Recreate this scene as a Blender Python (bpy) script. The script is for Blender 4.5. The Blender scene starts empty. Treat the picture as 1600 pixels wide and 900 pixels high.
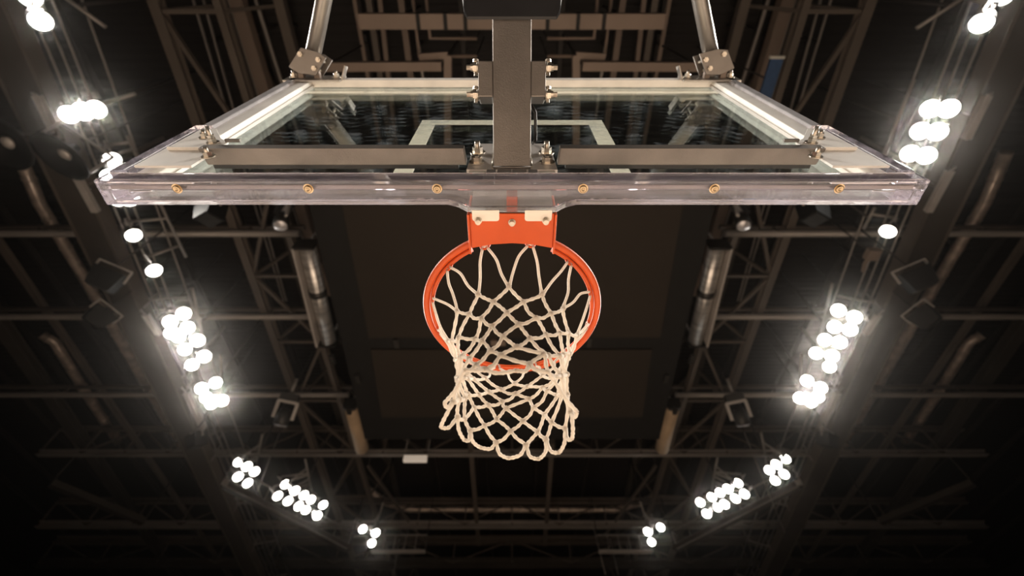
import bpy, math, random
from mathutils import Vector, Matrix, Quaternion

# ------------------------------------------------------------------ camera, world, exposure
SC = bpy.context.scene
COL = SC.collection
random.seed(7)
F = 708.0                        # focal length in pixels of the 1600 x 900 frame
ELEV = math.radians(54.09)
CE, SE = math.cos(ELEV), math.sin(ELEV)
CZ = 1.9                         # camera height over the court

cam_d = bpy.data.cameras.new('camera')
cam_d.sensor_width = 36.0
cam_d.lens = F / 1600 * 36
cam_d.clip_end = 300
cam_d.dof.use_dof = True
cam_d.dof.focus_distance = 1.2
cam_d.dof.aperture_fstop = 1.9
cam = bpy.data.objects.new('camera', cam_d)
cam.location = (0, 0, CZ)
cam.rotation_euler = (math.pi / 2 + ELEV, 0, 0)
COL.objects.link(cam)
SC.camera = cam

world = bpy.data.worlds.new('world')
SC.world = world
world.use_nodes = True
world.node_tree.nodes['Background'].inputs[0].default_value = (0.010, 0.009, 0.009, 1)
world.node_tree.nodes['Background'].inputs[1].default_value = 0.3

# thin even haze added to the hall air for bloom around the lamps
_hv = world.node_tree.nodes.new('ShaderNodeVolumeScatter')
_hv.inputs['Color'].default_value = (1, .96, .92, 1)
_hv.inputs['Density'].default_value = 0.00028
_hv.inputs['Anisotropy'].default_value = .982
world.node_tree.links.new(_hv.outputs[0], world.node_tree.nodes['World Output'].inputs['Volume'])

vs = SC.view_settings
vs.view_transform = 'Standard'
vs.look = 'None'
vs.exposure = -0.38
vs.gamma = 1.0
vs.use_curve_mapping = False
HOT_W = 1700.0                   # watts of the blazing banks trained on this basket
SPOT_W = 560.0                  # watts of each floodlight
LENS_E = 14.0                    # brightness of a floodlight's front glass
LIGHT_COL = (1.0, 0.93, 0.84)

# ------------------------------------------------------------------ helpers
def ray(px, py):
    u = (px - 800) / F; v = (450 - py) / F
    return Vector((u, CE - SE * v, SE + CE * v))
def at_z(px, py, h):             # point h metres above the camera's height
    d = ray(px, py); d *= h / d.z
    return Vector((d.x, d.y, d.z + CZ))
def at_y(px, py, y):
    d = ray(px, py); d *= y / d.y
    return Vector((d.x, d.y, d.z + CZ))
def at_d(px, py, t):
    d = ray(px, py) * t
    return Vector((d.x, d.y, d.z + CZ))
def depth(p):
    return p.y * CE + (p.z - CZ) * SE

class MB:
    def __init__(s): s.v = []; s.f = []; s.sm = []
    def add(s, v, f, smooth=False):
        o = len(s.v); s.v += [tuple(q) for q in v]
        s.f += [tuple(i + o for i in q) for q in f]; s.sm += [smooth] * len(f)
        return s
    def box(s, a, b):
        x0, y0, z0 = a; x1, y1, z1 = b
        v = [(x0,y0,z0),(x1,y0,z0),(x1,y1,z0),(x0,y1,z0),(x0,y0,z1),(x1,y0,z1),(x1,y1,z1),(x0,y1,z1)]
        return s.add(v, [(3,2,1,0),(4,5,6,7),(0,1,5,4),(1,2,6,5),(2,3,7,6),(3,0,4,7)])
    def bar(s, p, q, w, h, up=(0,0,1)):
        p = Vector(p); q = Vector(q); d = (q - p).normalized(); up = Vector(up)
        if abs(d.dot(up)) > .99: up = Vector((0,1,0))
        r = d.cross(up).normalized() * w / 2; n = r.cross(d).normalized() * h / 2
        v = [p-r-n, p+r-n, p+r+n, p-r+n, q-r-n, q+r-n, q+r+n, q-r+n]
        return s.add(v, [(0,1,2,3),(7,6,5,4),(4,5,1,0),(5,6,2,1),(6,7,3,2),(7,4,0,3)])
    def ibeam(s, p, q, w, h, t=.15):
        up = Vector((0,0,1)); o = up * (h/2 - h*t/2)
        s.bar(Vector(p)-o, Vector(q)-o, w, h*t); s.bar(Vector(p)+o, Vector(q)+o, w, h*t)
        return s.bar(p, q, w*t, h*(1-2*t))
    def tube(s, pts, r, n=8, closed=False, caps=True):
        pts = [Vector(p) for p in pts]; m = len(pts)
        rr = r if isinstance(r, (list, tuple)) else [r] * m
        tan = []
        for i in range(m):
            if closed: t = pts[(i+1) % m] - pts[i-1]
            else: t = pts[min(i+1, m-1)] - pts[max(i-1, 0)]
            tan.append(t.normalized())
        t0 = tan[0]; ref = Vector((0,0,1)) if abs(t0.z) < .9 else Vector((0,1,0))
        nrm = t0.cross(ref).normalized(); v = []
        for i in range(m):
            if i:
                nrm = nrm - tan[i] * nrm.dot(tan[i]); nrm.normalize()
            b = tan[i].cross(nrm)
            for k in range(n):
                a = 2 * math.pi * k / n
                v.append(pts[i] + (nrm * math.cos(a) + b * math.sin(a)) * rr[i])
        f = []
        for i in range(m if closed else m - 1):
            j = (i + 1) % m
            for k in range(n):
                l = (k + 1) % n
                f.append((i*n+k, i*n+l, j*n+l, j*n+k))
        s.add(v, f, True)
        if caps and not closed:
            o = len(s.v) - len(v)
            s.f += [tuple(o + k for k in reversed(range(n))), tuple(o + (m-1)*n + k for k in range(n))]
            s.sm += [False, False]
        return s
    def cyl(s, p, q, r, n=16): return s.tube([p, q], r, n)
    def ring(s, c, R, r, n=96, m=12):
        return s.tube([(c[0]+R*math.cos(2*math.pi*i/n), c[1]+R*math.sin(2*math.pi*i/n), c[2]) for i in range(n)], r, m, True)
    def lathe(s, prof, axis_o=(0,0,0), n=24):  # profile of (radius, z)
        v = []; f = []
        for r, z in prof:
            for k in range(n):
                a = 2*math.pi*k/n; v.append((axis_o[0]+r*math.cos(a), axis_o[1]+r*math.sin(a), axis_o[2]+z))
        for i in range(len(prof)-1):
            for k in range(n):
                l = (k+1) % n; f.append((i*n+k, i*n+l, (i+1)*n+l, (i+1)*n+k))
        return s.add(v, f, True)
    def prism(s, poly, axis, a, b):            # polygon in the plane across an axis, extruded from a to b
        n = len(poly)
        def mk(t, c):
            return {'x': (c, t[0], t[1]), 'y': (t[0], c, t[1]), 'z': (t[0], t[1], c)}[axis]
        v = [mk(t, a) for t in poly] + [mk(t, b) for t in poly]
        f = [tuple(range(n)), tuple(reversed(range(n, 2*n)))] + [(i, i+n, (i+1) % n + n, (i+1) % n) for i in range(n)]
        return s.add(v, f)
    def hexnut(s, c, d, r, l, n=6): 
        d = Vector(d).normalized(); return s.tube_flat(Vector(c), Vector(c)+d*l, r, n)
    def tube_flat(s, p, q, r, n):
        k = len(s.sm); s.tube([p, q], r, n); s.sm[k:] = [False] * (len(s.sm) - k); return s
    def blob(s, c, rx, ry, rz, n=8, m=5):
        v = []; f = []
        for i in range(m + 1):
            ph = math.pi * (i + .0001) / (m + .0002)
            for k in range(n):
                a = 2*math.pi*k/n; v.append((c[0]+rx*math.sin(ph)*math.cos(a), c[1]+ry*math.sin(ph)*math.sin(a), c[2]+rz*math.cos(ph)))
        for i in range(m):
            for k in range(n):
                l = (k+1) % n; f.append((i*n+l, i*n+k, (i+1)*n+k, (i+1)*n+l))
        return s.add(v, f, True)
    def mesh(s, name, off=(0,0,0)):
        me = bpy.data.meshes.new(name)
        o = Vector(off)
        me.from_pydata([tuple(Vector(q) - o) for q in s.v], [], s.f)
        me.polygons.foreach_set('use_smooth', s.sm)
        me.validate()
        import bmesh
        bm = bmesh.new(); bm.from_mesh(me); bmesh.ops.recalc_face_normals(bm, faces=bm.faces); bm.to_mesh(me); bm.free()
        return me
    def build(s, name, mat, parent=None, bevel=0):
        off = (0,0,0)
        r = parent
        while r is not None:
            off = Vector(off) + r.location; r = r.parent
        me = s.mesh(name, off); me.materials.append(mat)
        o = bpy.data.objects.new(name, me); COL.objects.link(o)
        if parent: o.parent = parent
        if bevel:
            b = o.modifiers.new('soft_edge', 'BEVEL'); b.width = bevel; b.segments = 2; b.limit_method = 'ANGLE'
        return o

def tag(o, label, cat, group=None, kind=None):
    o['label'] = label; o['category'] = cat
    if group: o['group'] = group
    if kind: o['kind'] = kind
    return o
def thing(name, label, cat, loc=(0,0,0), group=None):
    o = bpy.data.objects.new(name, None); COL.objects.link(o); o.location = loc
    o.empty_display_size = .1
    return tag(o, label, cat, group)
def struct(o):
    o['kind'] = 'structure'; return o

# ------------------------------------------------------------------ materials
def newmat(name):
    m = bpy.data.materials.new(name); m.use_nodes = True
    nt = m.node_tree; b = nt.nodes['Principled BSDF']
    return m, nt, b
def N(nt, t, **kw):
    n = nt.nodes.new(t)
    for k, v in kw.items(): setattr(n, k, v)
    return n
def pmat(name, col, rough=.5, metal=0.0, var=.12, scale=8.0, bump=0.0, stretch=(1,1,1), bscale=None):
    m, nt, b = newmat(name)
    b.inputs['Roughness'].default_value = rough; b.inputs['Metallic'].default_value = metal
    tc = N(nt, 'ShaderNodeTexCoord'); mp = N(nt, 'ShaderNodeMapping'); mp.inputs['Scale'].default_value = stretch
    nt.links.new(tc.outputs['Object'], mp.inputs[0])
    no = N(nt, 'ShaderNodeTexNoise'); no.inputs['Scale'].default_value = scale; no.inputs['Detail'].default_value = 5
    nt.links.new(mp.outputs[0], no.inputs['Vector'])
    rp = N(nt, 'ShaderNodeValToRGB')
    rp.color_ramp.elements[0].position = .3; rp.color_ramp.elements[1].position = .72
    rp.color_ramp.elements[0].color = (*[c*(1-var) for c in col], 1)
    rp.color_ramp.elements[1].color = (*[min(1, c*(1+var)) for c in col], 1)
    nt.links.new(no.outputs[0], rp.inputs[0]); nt.links.new(rp.outputs[0], b.inputs['Base Color'])
    if bump:
        bp = N(nt, 'ShaderNodeBump'); bp.inputs['Strength'].default_value = bump; bp.inputs['Distance'].default_value = .004
        n2 = N(nt, 'ShaderNodeTexNoise'); n2.inputs['Scale'].default_value = bscale or scale*6
        nt.links.new(mp.outputs[0], n2.inputs['Vector'])
        nt.links.new(n2.outputs[0], bp.inputs['Height']); nt.links.new(bp.outputs[0], b.inputs['Normal'])
    return m
M = {}
M['steel'] = pmat('brushed_steel', (.225,.203,.186), .42, .75, .16, 9, .15, (1,1,1), 300)
M['tube'] = pmat('tube_steel', (.40,.37,.34), .33, .8, .1, 12)
M['frame'] = pmat('frame_paint', (.88,.85,.81), .4, .0, .1, 10)
M['polish'] = pmat('polished_aluminium', (.80,.78,.81), .22, .45, .2, 14)
M['bolt'] = pmat('bolt_steel', (.62,.56,.48), .28, .95, .2, 60)
M['brass'] = pmat('screw_brass', (.55,.42,.27), .25, .95, .15, 60)
M['orange'] = pmat('rim_orange', (.60,.074,.003), .5, 0, .07, 14)
M['cream'] = pmat('cream_tab', (.80,.74,.66), .5, 0, .05)
M['cord'] = pmat('net_cord', (.80,.745,.665), .85, 0, .08, 60, .6, (1,1,1), 700)
def cord_mat():
    m = pmat('net_cord', (.86,.80,.72), .85, 0, .07, 60, .6, (1,1,1), 700); nt = m.node_tree
    tl = N(nt, 'ShaderNodeBsdfTranslucent'); tl.inputs[0].default_value = (.92,.85,.76,1)
    mx = N(nt, 'ShaderNodeMixShader'); mx.inputs[0].default_value = .42
    nt.links.new(nt.nodes['Principled BSDF'].outputs[0], mx.inputs[1]); nt.links.new(tl.outputs[0], mx.inputs[2])
    nt.links.new(mx.outputs[0], nt.nodes['Material Output'].inputs[0])
    return m
M['cord'] = cord_mat()
M['black'] = pmat('black_vinyl', (.012,.012,.014), .38, 0, .2, 20)
M['cable'] = pmat('cable_rubber', (.012,.012,.012), .4)
def paint_mat():
    m = pmat('white_paint', (.86,.85,.79), .5, 0, .04, 20); nt = m.node_tree
    tl = N(nt, 'ShaderNodeBsdfTranslucent'); tl.inputs[0].default_value = (.95,.93,.86,1)
    mx = N(nt, 'ShaderNodeMixShader'); mx.inputs[0].default_value = .5
    nt.links.new(nt.nodes['Principled BSDF'].outputs[0], mx.inputs[1]); nt.links.new(tl.outputs[0], mx.inputs[2])
    nt.links.new(mx.outputs[0], nt.nodes['Material Output'].inputs[0])
    return m
M['white'] = paint_mat()
M['girder'] = pmat('girder_paint', (.066,.056,.048), .6, .05, .18, .6)
M['truss'] = pmat('truss_paint', (.135,.112,.094), .55, .1, .15, .7)
M['pipe'] = pmat('pipe_paint', (.36,.33,.305), .4, .3, .12, .6)
M['dark'] = pmat('dark_steel', (.035,.030,.028), .6, .1, .2, .7)
M['duct'] = pmat('galvanised_duct', (.62,.52,.45), .34, .45, .3, 2.5)
M['silver'] = pmat('roller_silver', (.72,.69,.66), .28, .7, .3, 1.2, 0, (1,6,1))
M['matte'] = pmat('matte_black', (.006,.006,.006), .7, 0, .2, 2)
M['panel'] = pmat('brown_panel', (.024,.018,.013), .75, 0, .12, .35)
M['grille'] = pmat('speaker_black', (.004,.004,.004), .6, 0, .2, 4)
M['pale'] = pmat('pale_metal', (.62,.58,.55), .4, .3, .1, 2)
M['beige'] = pmat('beige_sleeve', (.50,.36,.23), .7, 0, .12, 1.5)
M['strap'] = pmat('strap_black', (.01,.01,.01), .7)
M['blue'] = pmat('blue_banner', (.03,.07,.16), .6)
M['beam'] = pmat('beam_paint', (.25,.19,.153), .55, .05, .1, .8)
M['lamp_body'] = pmat('lamp_body', (.05,.048,.046), .4, .4, .1, 4)
M['arena_floor'] = pmat('arena_floor', (.05,.045,.042), .6, 0, .2, .3)
M['wall'] = pmat('dark_wall', (.022,.020,.020), .85, 0, .3, .25)

def emat(name, col, e):
    m, nt, b = newmat(name)
    b.inputs['Base Color'].default_value = (.8,.8,.8,1)
    b.inputs['Emission Color'].default_value = (*col, 1); b.inputs['Emission Strength'].default_value = e
    return m
M['lens'] = emat('lamp_glass', (1, .955, .88), LENS_E)
M['small_lens'] = emat('small_lamp_glass', (.75, .85, 1), 3)
M['tube_light'] = emat('tube_light', (1, .80, .62), .42)

def deck_mat():
    m, nt, b = newmat('roof_deck')
    b.inputs['Roughness'].default_value = .7
    tc = N(nt, 'ShaderNodeTexCoord')
    no = N(nt, 'ShaderNodeTexNoise'); no.inputs['Scale'].default_value = .3
    nt.links.new(tc.outputs['Object'], no.inputs['Vector'])
    rp = N(nt, 'ShaderNodeValToRGB')
    rp.color_ramp.elements[0].color = (.011,.009,.009,1); rp.color_ramp.elements[1].color = (.019,.016,.015,1)
    nt.links.new(no.outputs[0], rp.inputs[0]); nt.links.new(rp.outputs[0], b.inputs['Base Color'])
    wv = N(nt, 'ShaderNodeTexWave'); wv.bands_direction = 'Y'; wv.inputs['Scale'].default_value = 1.1
    nt.links.new(tc.outputs['Object'], wv.inputs['Vector'])
    bp = N(nt, 'ShaderNodeBump'); bp.inputs['Strength'].default_value = .35; bp.inputs['Distance'].default_value = .1
    nt.links.new(wv.outputs[1], bp.inputs['Height']); nt.links.new(bp.outputs[0], b.inputs['Normal'])
    return m
M['deck'] = deck_mat()

def court_mat():
    m, nt, b = newmat('maple_court')
    b.inputs['Roughness'].default_value = .35
    tc = N(nt, 'ShaderNodeTexCoord')
    br = N(nt, 'ShaderNodeTexBrick'); br.inputs['Scale'].default_value = 1.0
    br.inputs['Brick Width'].default_value = 1.2; br.inputs['Row Height'].default_value = .06
    br.inputs['Mortar Size'].default_value = .001
    br.inputs['Color1'].default_value = (.62,.50,.40,1); br.inputs['Color2'].default_value = (.55,.44,.345,1); br.inputs['Mortar'].default_value = (.25,.15,.09,1)
    mp = N(nt, 'ShaderNodeMapping'); mp.inputs['Rotation'].default_value = (0,0,math.pi/2)
    nt.links.new(tc.outputs['Object'], mp.inputs[0]); nt.links.new(mp.outputs[0], br.inputs['Vector'])
    nt.links.new(br.outputs[0], b.inputs['Base Color'])
    return m
M['court'] = court_mat()

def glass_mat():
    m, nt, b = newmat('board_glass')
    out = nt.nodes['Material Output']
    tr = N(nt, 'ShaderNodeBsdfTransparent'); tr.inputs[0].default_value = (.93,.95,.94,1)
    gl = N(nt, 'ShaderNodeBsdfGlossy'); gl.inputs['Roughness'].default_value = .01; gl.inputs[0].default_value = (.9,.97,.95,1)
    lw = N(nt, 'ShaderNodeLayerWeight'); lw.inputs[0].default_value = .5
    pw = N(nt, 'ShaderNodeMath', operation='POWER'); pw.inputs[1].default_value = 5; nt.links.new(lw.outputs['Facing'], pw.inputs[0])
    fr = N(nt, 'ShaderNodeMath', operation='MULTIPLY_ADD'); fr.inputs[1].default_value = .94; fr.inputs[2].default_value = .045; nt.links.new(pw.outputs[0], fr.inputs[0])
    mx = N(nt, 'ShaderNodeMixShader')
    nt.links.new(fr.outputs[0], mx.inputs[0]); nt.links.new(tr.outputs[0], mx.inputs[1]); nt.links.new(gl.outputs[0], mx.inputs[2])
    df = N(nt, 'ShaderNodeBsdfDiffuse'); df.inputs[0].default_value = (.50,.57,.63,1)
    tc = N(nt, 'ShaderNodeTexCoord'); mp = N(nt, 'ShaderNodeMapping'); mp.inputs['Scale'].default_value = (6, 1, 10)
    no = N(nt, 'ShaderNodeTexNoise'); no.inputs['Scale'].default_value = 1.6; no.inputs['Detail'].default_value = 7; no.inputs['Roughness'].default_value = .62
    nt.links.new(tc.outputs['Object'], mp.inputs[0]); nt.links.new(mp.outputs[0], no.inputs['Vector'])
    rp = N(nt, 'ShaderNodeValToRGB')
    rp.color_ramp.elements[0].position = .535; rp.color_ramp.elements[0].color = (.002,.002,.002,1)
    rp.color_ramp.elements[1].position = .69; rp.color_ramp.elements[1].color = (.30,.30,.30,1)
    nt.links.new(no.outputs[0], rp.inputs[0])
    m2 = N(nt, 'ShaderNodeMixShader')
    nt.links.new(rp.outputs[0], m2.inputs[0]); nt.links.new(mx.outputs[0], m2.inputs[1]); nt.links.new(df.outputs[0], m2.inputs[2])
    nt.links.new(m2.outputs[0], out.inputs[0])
    return m
M['glass'] = glass_mat()
def pad_mat():
    m, nt, b = newmat('clear_pad')
    b.inputs['Base Color'].default_value = (.93,.90,.98,1); b.inputs['Roughness'].default_value = .03
    b.inputs['IOR'].default_value = 1.46; b.inputs['Transmission Weight'].default_value = 1.0
    out = nt.nodes['Material Output']
    df = N(nt, 'ShaderNodeBsdfDiffuse'); df.inputs[0].default_value = (.62,.57,.70,1)
    tl = N(nt, 'ShaderNodeBsdfTranslucent'); tl.inputs[0].default_value = (.80,.77,.84,1)
    a = N(nt, 'ShaderNodeMixShader'); a.inputs[0].default_value = .5
    nt.links.new(df.outputs[0], a.inputs[1]); nt.links.new(tl.outputs[0], a.inputs[2])
    tc = N(nt, 'ShaderNodeTexCoord'); mp = N(nt, 'ShaderNodeMapping'); mp.inputs['Scale'].default_value = (2.5, 12, 12)
    no = N(nt, 'ShaderNodeTexNoise'); no.inputs['Scale'].default_value = 2.2; no.inputs['Detail'].default_value = 4
    nt.links.new(tc.outputs['Object'], mp.inputs[0]); nt.links.new(mp.outputs[0], no.inputs['Vector'])
    rp = N(nt, 'ShaderNodeValToRGB')
    rp.color_ramp.elements[0].position = .4; rp.color_ramp.elements[0].color = (.02,.02,.02,1)
    rp.color_ramp.elements[1].position = .7; rp.color_ramp.elements[1].color = (.16,.16,.16,1)
    nt.links.new(no.outputs[0], rp.inputs[0])
    mx = N(nt, 'ShaderNodeMixShader')
    nt.links.new(rp.outputs[0], mx.inputs[0]); nt.links.new(b.outputs[0], mx.inputs[1]); nt.links.new(a.outputs[0], mx.inputs[2])
    nt.links.new(mx.outputs[0], out.inputs[0])
    return m
M['pad'] = pad_mat()

# ------------------------------------------------------------------ the hall
HD, HT, HG, HL = 18.0, 15.2, 13.4, 12.7       # heights over the camera: deck, trusses, catwalks, floodlights
XW, YF, YN = 44.0, 50.0, -14.0
ZC = HD + CZ
floor = struct(MB().box((-XW, YN, -.3), (XW, YF, 0)).build('floor', M['arena_floor']))
MB().box((-8.6, -2.2, 0), (8.6, 29.0, .02)).build('court', M['court'], floor)
ceil = struct(MB().box((-XW, YN, ZC), (XW, YF, ZC + .4)).build('ceiling', M['deck']))
struct(MB().box((-XW-.4, YN, 0), (-XW, YF, ZC)).build('wall_left', M['wall']))
struct(MB().box((XW, YN, 0), (XW+.4, YF, ZC)).build('wall_right', M['wall']))
struct(MB().box((-XW, YF, 0), (XW, YF+.4, ZC)).build('wall_far', M['wall']))
struct(MB().box((-XW, YN-.4, 0), (XW, YN, ZC)).build('wall_behind', M['wall']))
for k in range(-11, 12):                       # deck purlins running down the hall
    x = k * 3.4 + 1.7
    MB().bar((x, YN, ZC-.12), (x, YF, ZC-.12), .16, .24).build('purlin', M['dark'], ceil)

def line_y(px0, py0, px1, py1, h):             # a member running down the hall: through two points, out to both ends
    a, b = at_z(px0, py0, h), at_z(px1, py1, h)
    return a, b
def ext(a, b, y0, y1):
    d = (b - a) / (b.y - a.y)
    return a + d * (y0 - a.y), a + d * (y1 - a.y)
SIDE = [(-1, 'left'), (1, 'right')]
def mir(s, px): return px if s < 0 else 1600 - px
def clampx(p):
    return p

# ---- roof trusses at both sides of the dark scoreboard
for s, sd in SIDE:
    m = lambda x: mir(s, x)
    o0, o1 = line_y(m(243), 0, m(470), 640, HT)
    i0, i1 = line_y(m(390), 160, m(545), 668, HT)
    t = thing('roof_truss', 'long brown lattice roof truss running down the hall %s of the scoreboard' % sd, 'truss', ext(o0, o1, YN, YF)[0], 'main roof trusses')
    a, b = ext(o0, o1, YN, YF); MB().ibeam(a, b, .30, .34).build('chord', M['truss'], t)
    c, d = ext(i0, i1, YN, YF); MB().ibeam(c, d, .22, .30).build('chord', M['truss'], t)
    up = Vector((0, 0, 2.2)); sh = Vector((-s * .8, 0, 0))
    MB().ibeam(a+up+sh, b+up+sh, .55, .3).build('upper_chord', M['girder'], t)
    MB().ibeam(c+up+sh, d+up+sh, .25, .3).build('upper_chord', M['girder'], t)
    ys = [-9, -4.5, 1.2, 6.2, 10.4, 14.0, 18.0, 22.4, 27.0, 32, 37, 42, 47]
    def onl(a, b, y): return a + (b - a) * ((y - a.y) / (b.y - a.y))
    for i in range(len(ys) - 1):
        p, q = (a, b), (c, d)
        if i % 2: p, q = q, p
        MB().bar(onl(*p, ys[i]), onl(*q, ys[i+1]), .13, .13).build('diagonal', M['truss'], t)
        MB().bar(onl(a, b, ys[i]), onl(a, b, ys[i]) + up + sh, .12, .12).build('post', M['truss'], t)
        MB().bar(onl(c, d, ys[i]), onl(c, d, ys[i]) + up + sh, .10, .10).build('post', M['truss'], t)
        MB().bar(onl(a, b, ys[i]) + up + sh, onl(c, d, ys[i+1]) + up + sh, .12, .12).build('diagonal', M['girder'], t)
        MB().bar(onl(a, b, ys[i]) , onl(c, d, ys[i]), .12, .12).build('strut', M['truss'], t)
        MB().bar(onl(a, b, ys[i]) + up + sh, onl(a, b, ys[i]) + Vector((-s*.8, 0, HD - HT)), .1, .1).build('hanger', M['truss'], t)

# ---- catwalk girders that carry the floodlights
girder_lines = {}
for s, sd in SIDE:
    m = lambda x: mir(s, x)
    g0, g1 = line_y(m(96), 255, m(285), 660, HG)
    a, b = ext(g0, g1, YN, YF)
    girder_lines[s] = (a, b)
    t = thing('catwalk_girder', 'wide brown catwalk girder carrying the floodlights on the %s side of the hall' % sd, 'girder', a, 'catwalk girders')
    MB().bar(a, b, .95, .22).build('deck_plate', M['girder'], t)
    for o in (-.5, .5):
        MB().bar(a + Vector((o, 0, .12)), b + Vector((o, 0, .12)), .10, .50).build('edge_beam', M['truss'], t)
    L = (b - a)
    for j, (o, z) in enumerate(((-.55, .95), (.55, .95), (-.55, .55), (.55, .55), (s * -1.25, .5), (s * -1.7, .9))):
        MB().cyl(a + Vector((o, 0, z)), b + Vector((o, 0, z)), .035, 6).build('rail', M['pipe'], t)
    n = 26
    for k in range(n + 1):
        p = a + L * (k / n)
        if k % 2 == 0:
            for o in (-.55, .55):
                MB().bar(p + Vector((o, 0, 0)), p + Vector((o, 0, .98)), .05, .05).build('rail_post', M['pipe'], t)
            MB().bar(p + Vector((-.5, 0, .3)), p + Vector((s * -1.75, 0, .7)), .07, .07).build('outrigger', M['pipe'], t)
        if k % 4 == 0:
            MB().bar(p + Vector((0, 0, .1)), p + Vector((0, 0, HD - HG)), .12, .12).build('hanger', M['truss'], t)

# ---- pale catwalk side panels, their lamplit look put into the colour
for s, sd in SIDE:
    for (x0, y0, x1, y1), wh in zip(((55,150,88,218), (113,268,148,332), (226,493,246,524), (290,615,316,672)), ('topmost', 'second from top', 'third from top', 'lowest')):
        a, b = at_z(mir(s, x0), y0, HG - .5), at_z(mir(s, x1), y1, HG - .5)
        t = thing('lamplit_panel', 'pale panel with painted-in lamplight along the %s catwalk girder, %s of four' % (sd, wh), 'cable tray', a, 'catwalk side panels')
        MB().bar(a, b, .16, .05).build('panel_base', M['pale'], t)
        for o in (-.09, .09): MB().bar(a + Vector((o, 0, .06)), b + Vector((o, 0, .06)), .02, .16).build('panel_side', M['pale'], t)
        MB().cyl(a.lerp(b, .5), (*a.lerp(b, .5).xy, ZC), .02, 6).build('hanger_rod', M['dark'], t)
        for q in (a, b): MB().bar(q + Vector((0, 0, .05)), q + Vector((s * .35, 0, .32)), .06, .06).build('bracket', M['pale'], t)
# ---- pipes across the hall, wall to truss
pipe_rows = [(365, 468, 'nearest the backboard'), (495, 492, 'level with the net'), (617, 545, 'just below the net')]
for s, sd in SIDE:
    for py, pe, w in pipe_rows:
        q = at_z(mir(s, pe), py, HT - .35); p = Vector((s * XW, q.y, q.z))
        t = thing('cross_pipe', 'grey steel pipe crossing the %s half of the roof, the one %s' % (sd, w), 'pipe', p, 'cross pipes')
        MB().cyl(p, q, .13, 12).build('tube', M['pipe'], t)
        MB().bar(p + Vector((0, 0, .5)), q + Vector((0, 0, .5)), .14, .14).build('top_rail', M['truss'], t)
        for k in range(9):
            c = p.lerp(q, (k + .5) / 9.0)
            MB().bar(c, c + Vector((0, 0, .5)), .08, .08).build('spacer', M['truss'], t)

# ---- ducts
def duct(pts, r, label, seg=1.1, dim=False):
    t = thing('air_duct', label, 'duct', pts[0], 'ventilation ducts')
    dt = MB().tube(pts, r, 14).build('duct_tube', M['duct'], t)
    for i in range(len(pts) - 1):
        d = pts[i+1] - pts[i]; n = max(1, int(d.length / seg))
        for k in range(n):
            c = pts[i] + d * ((k + .5) / n); u = d.normalized()
            MB().cyl(c - u * .04, c + u * .04, r * 1.09, 14).build('joint_band', M['duct'], dt)
    c = pts[len(pts)//2 - 1].lerp(pts[len(pts)//2], .5)
    MB().cyl(c, Vector((c.x, c.y, ZC)), .03, 6).build('hanger_rod', M['dark'], t)
    return t
for s, sd in SIDE:
    m = lambda x: mir(s, x)
    duct([at_z(m(28), 238, HT+1.7), at_z(m(62), 318, HT+1.7), at_z(m(140), 448, HT+1.7), at_z(m(190), 535, HT+1.7), at_z(m(285), 700, HT+1.7)], .22,
         'silver segmented air duct beside the catwalk girder on the %s side' % sd)
    duct([at_z(m(66), 523, HT+1.7), at_z(m(86), 535, HT+1.7), at_z(m(135), 615, HT+1.7), at_z(m(185), 690, HT+1.7)], .22,
         'dim silver air duct with a bent end near the %s edge of the photo' % sd)
duct([at_z(575, 765, HT+1.7), at_z(605, 786, HT+1.7), at_z(640, 796, HT+1.7), at_z(800, 796, HT+1.7), at_z(960, 797, HT+1.7), at_z(995, 788, HT+1.7), at_z(1025, 774, HT+1.7)], .22,
     'silver segmented air duct crossing the hall behind the net, both ends bent')

# ---- outer beams running down the hall
for s, sd in SIDE:
    m = lambda x: mir(s, x)
    a, b = ext(*line_y(m(48), 450, m(200), 670, HT + .6), YN, YF)
    tag(MB().ibeam(a, b, .2, .25).build('roof_beam', M['truss']), 'thin brown roof beam outside the catwalk on the %s side' % sd, 'beam', 'outer roof beams')
    a, b = ext(*line_y(m(15), 525, m(130), 690, HT + .6), YN, YF)
    tag(MB().ibeam(a, b, .62, .4).build('roof_beam', M['girder']), 'broad dark roof beam nearest the %s edge of the photo' % sd, 'beam', 'outer roof beams')
    a, b = at_z(m(80), 755, HG), at_z(m(225), 815, HG)
    t = thing('slanted_beam', 'dim brown beam slanting through the dark lower %s corner' % sd, 'beam', a, 'slanted catwalk beams')
    MB().bar(a, b, .5, .3).build('flange', M['girder'], t)
    for q in (a, b): MB().cyl(q, Vector((q.x, q.y, ZC)), .05, 6).build('hanger_rod', M['dark'], t)
    a, b = at_z(m(352), 758, HG - .2), at_z(m(545), 858, HG - .2)
    t = thing('slanted_beam', 'slanting catwalk beam with rails below the lamp bank on the lower %s' % sd, 'beam', a, 'slanted catwalk beams')
    MB().bar(a, b, .55, .25).build('flange', M['girder'], t)
    MB().bar(a + Vector((0, -.35, 0)), b + Vector((0, -.35, 0)), .12, .3).build('edge_beam', M['pipe'], t)
    MB().cyl(a + Vector((0, -.3, .9)), b + Vector((0, -.3, .9)), .04, 6).build('rail', M['pipe'], t)
    for k in range(8):
        c = a.lerp(b, k / 7)
        MB().bar(c + Vector((0, -.3, 0)), c + Vector((0, -.3, .9)), .05, .05).build('rail_post', M['pipe'], t)
    for q in (a, b): MB().cyl(q, Vector((q.x, q.y, ZC)), .05, 6).build('hanger_rod', M['dark'], t)

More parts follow.
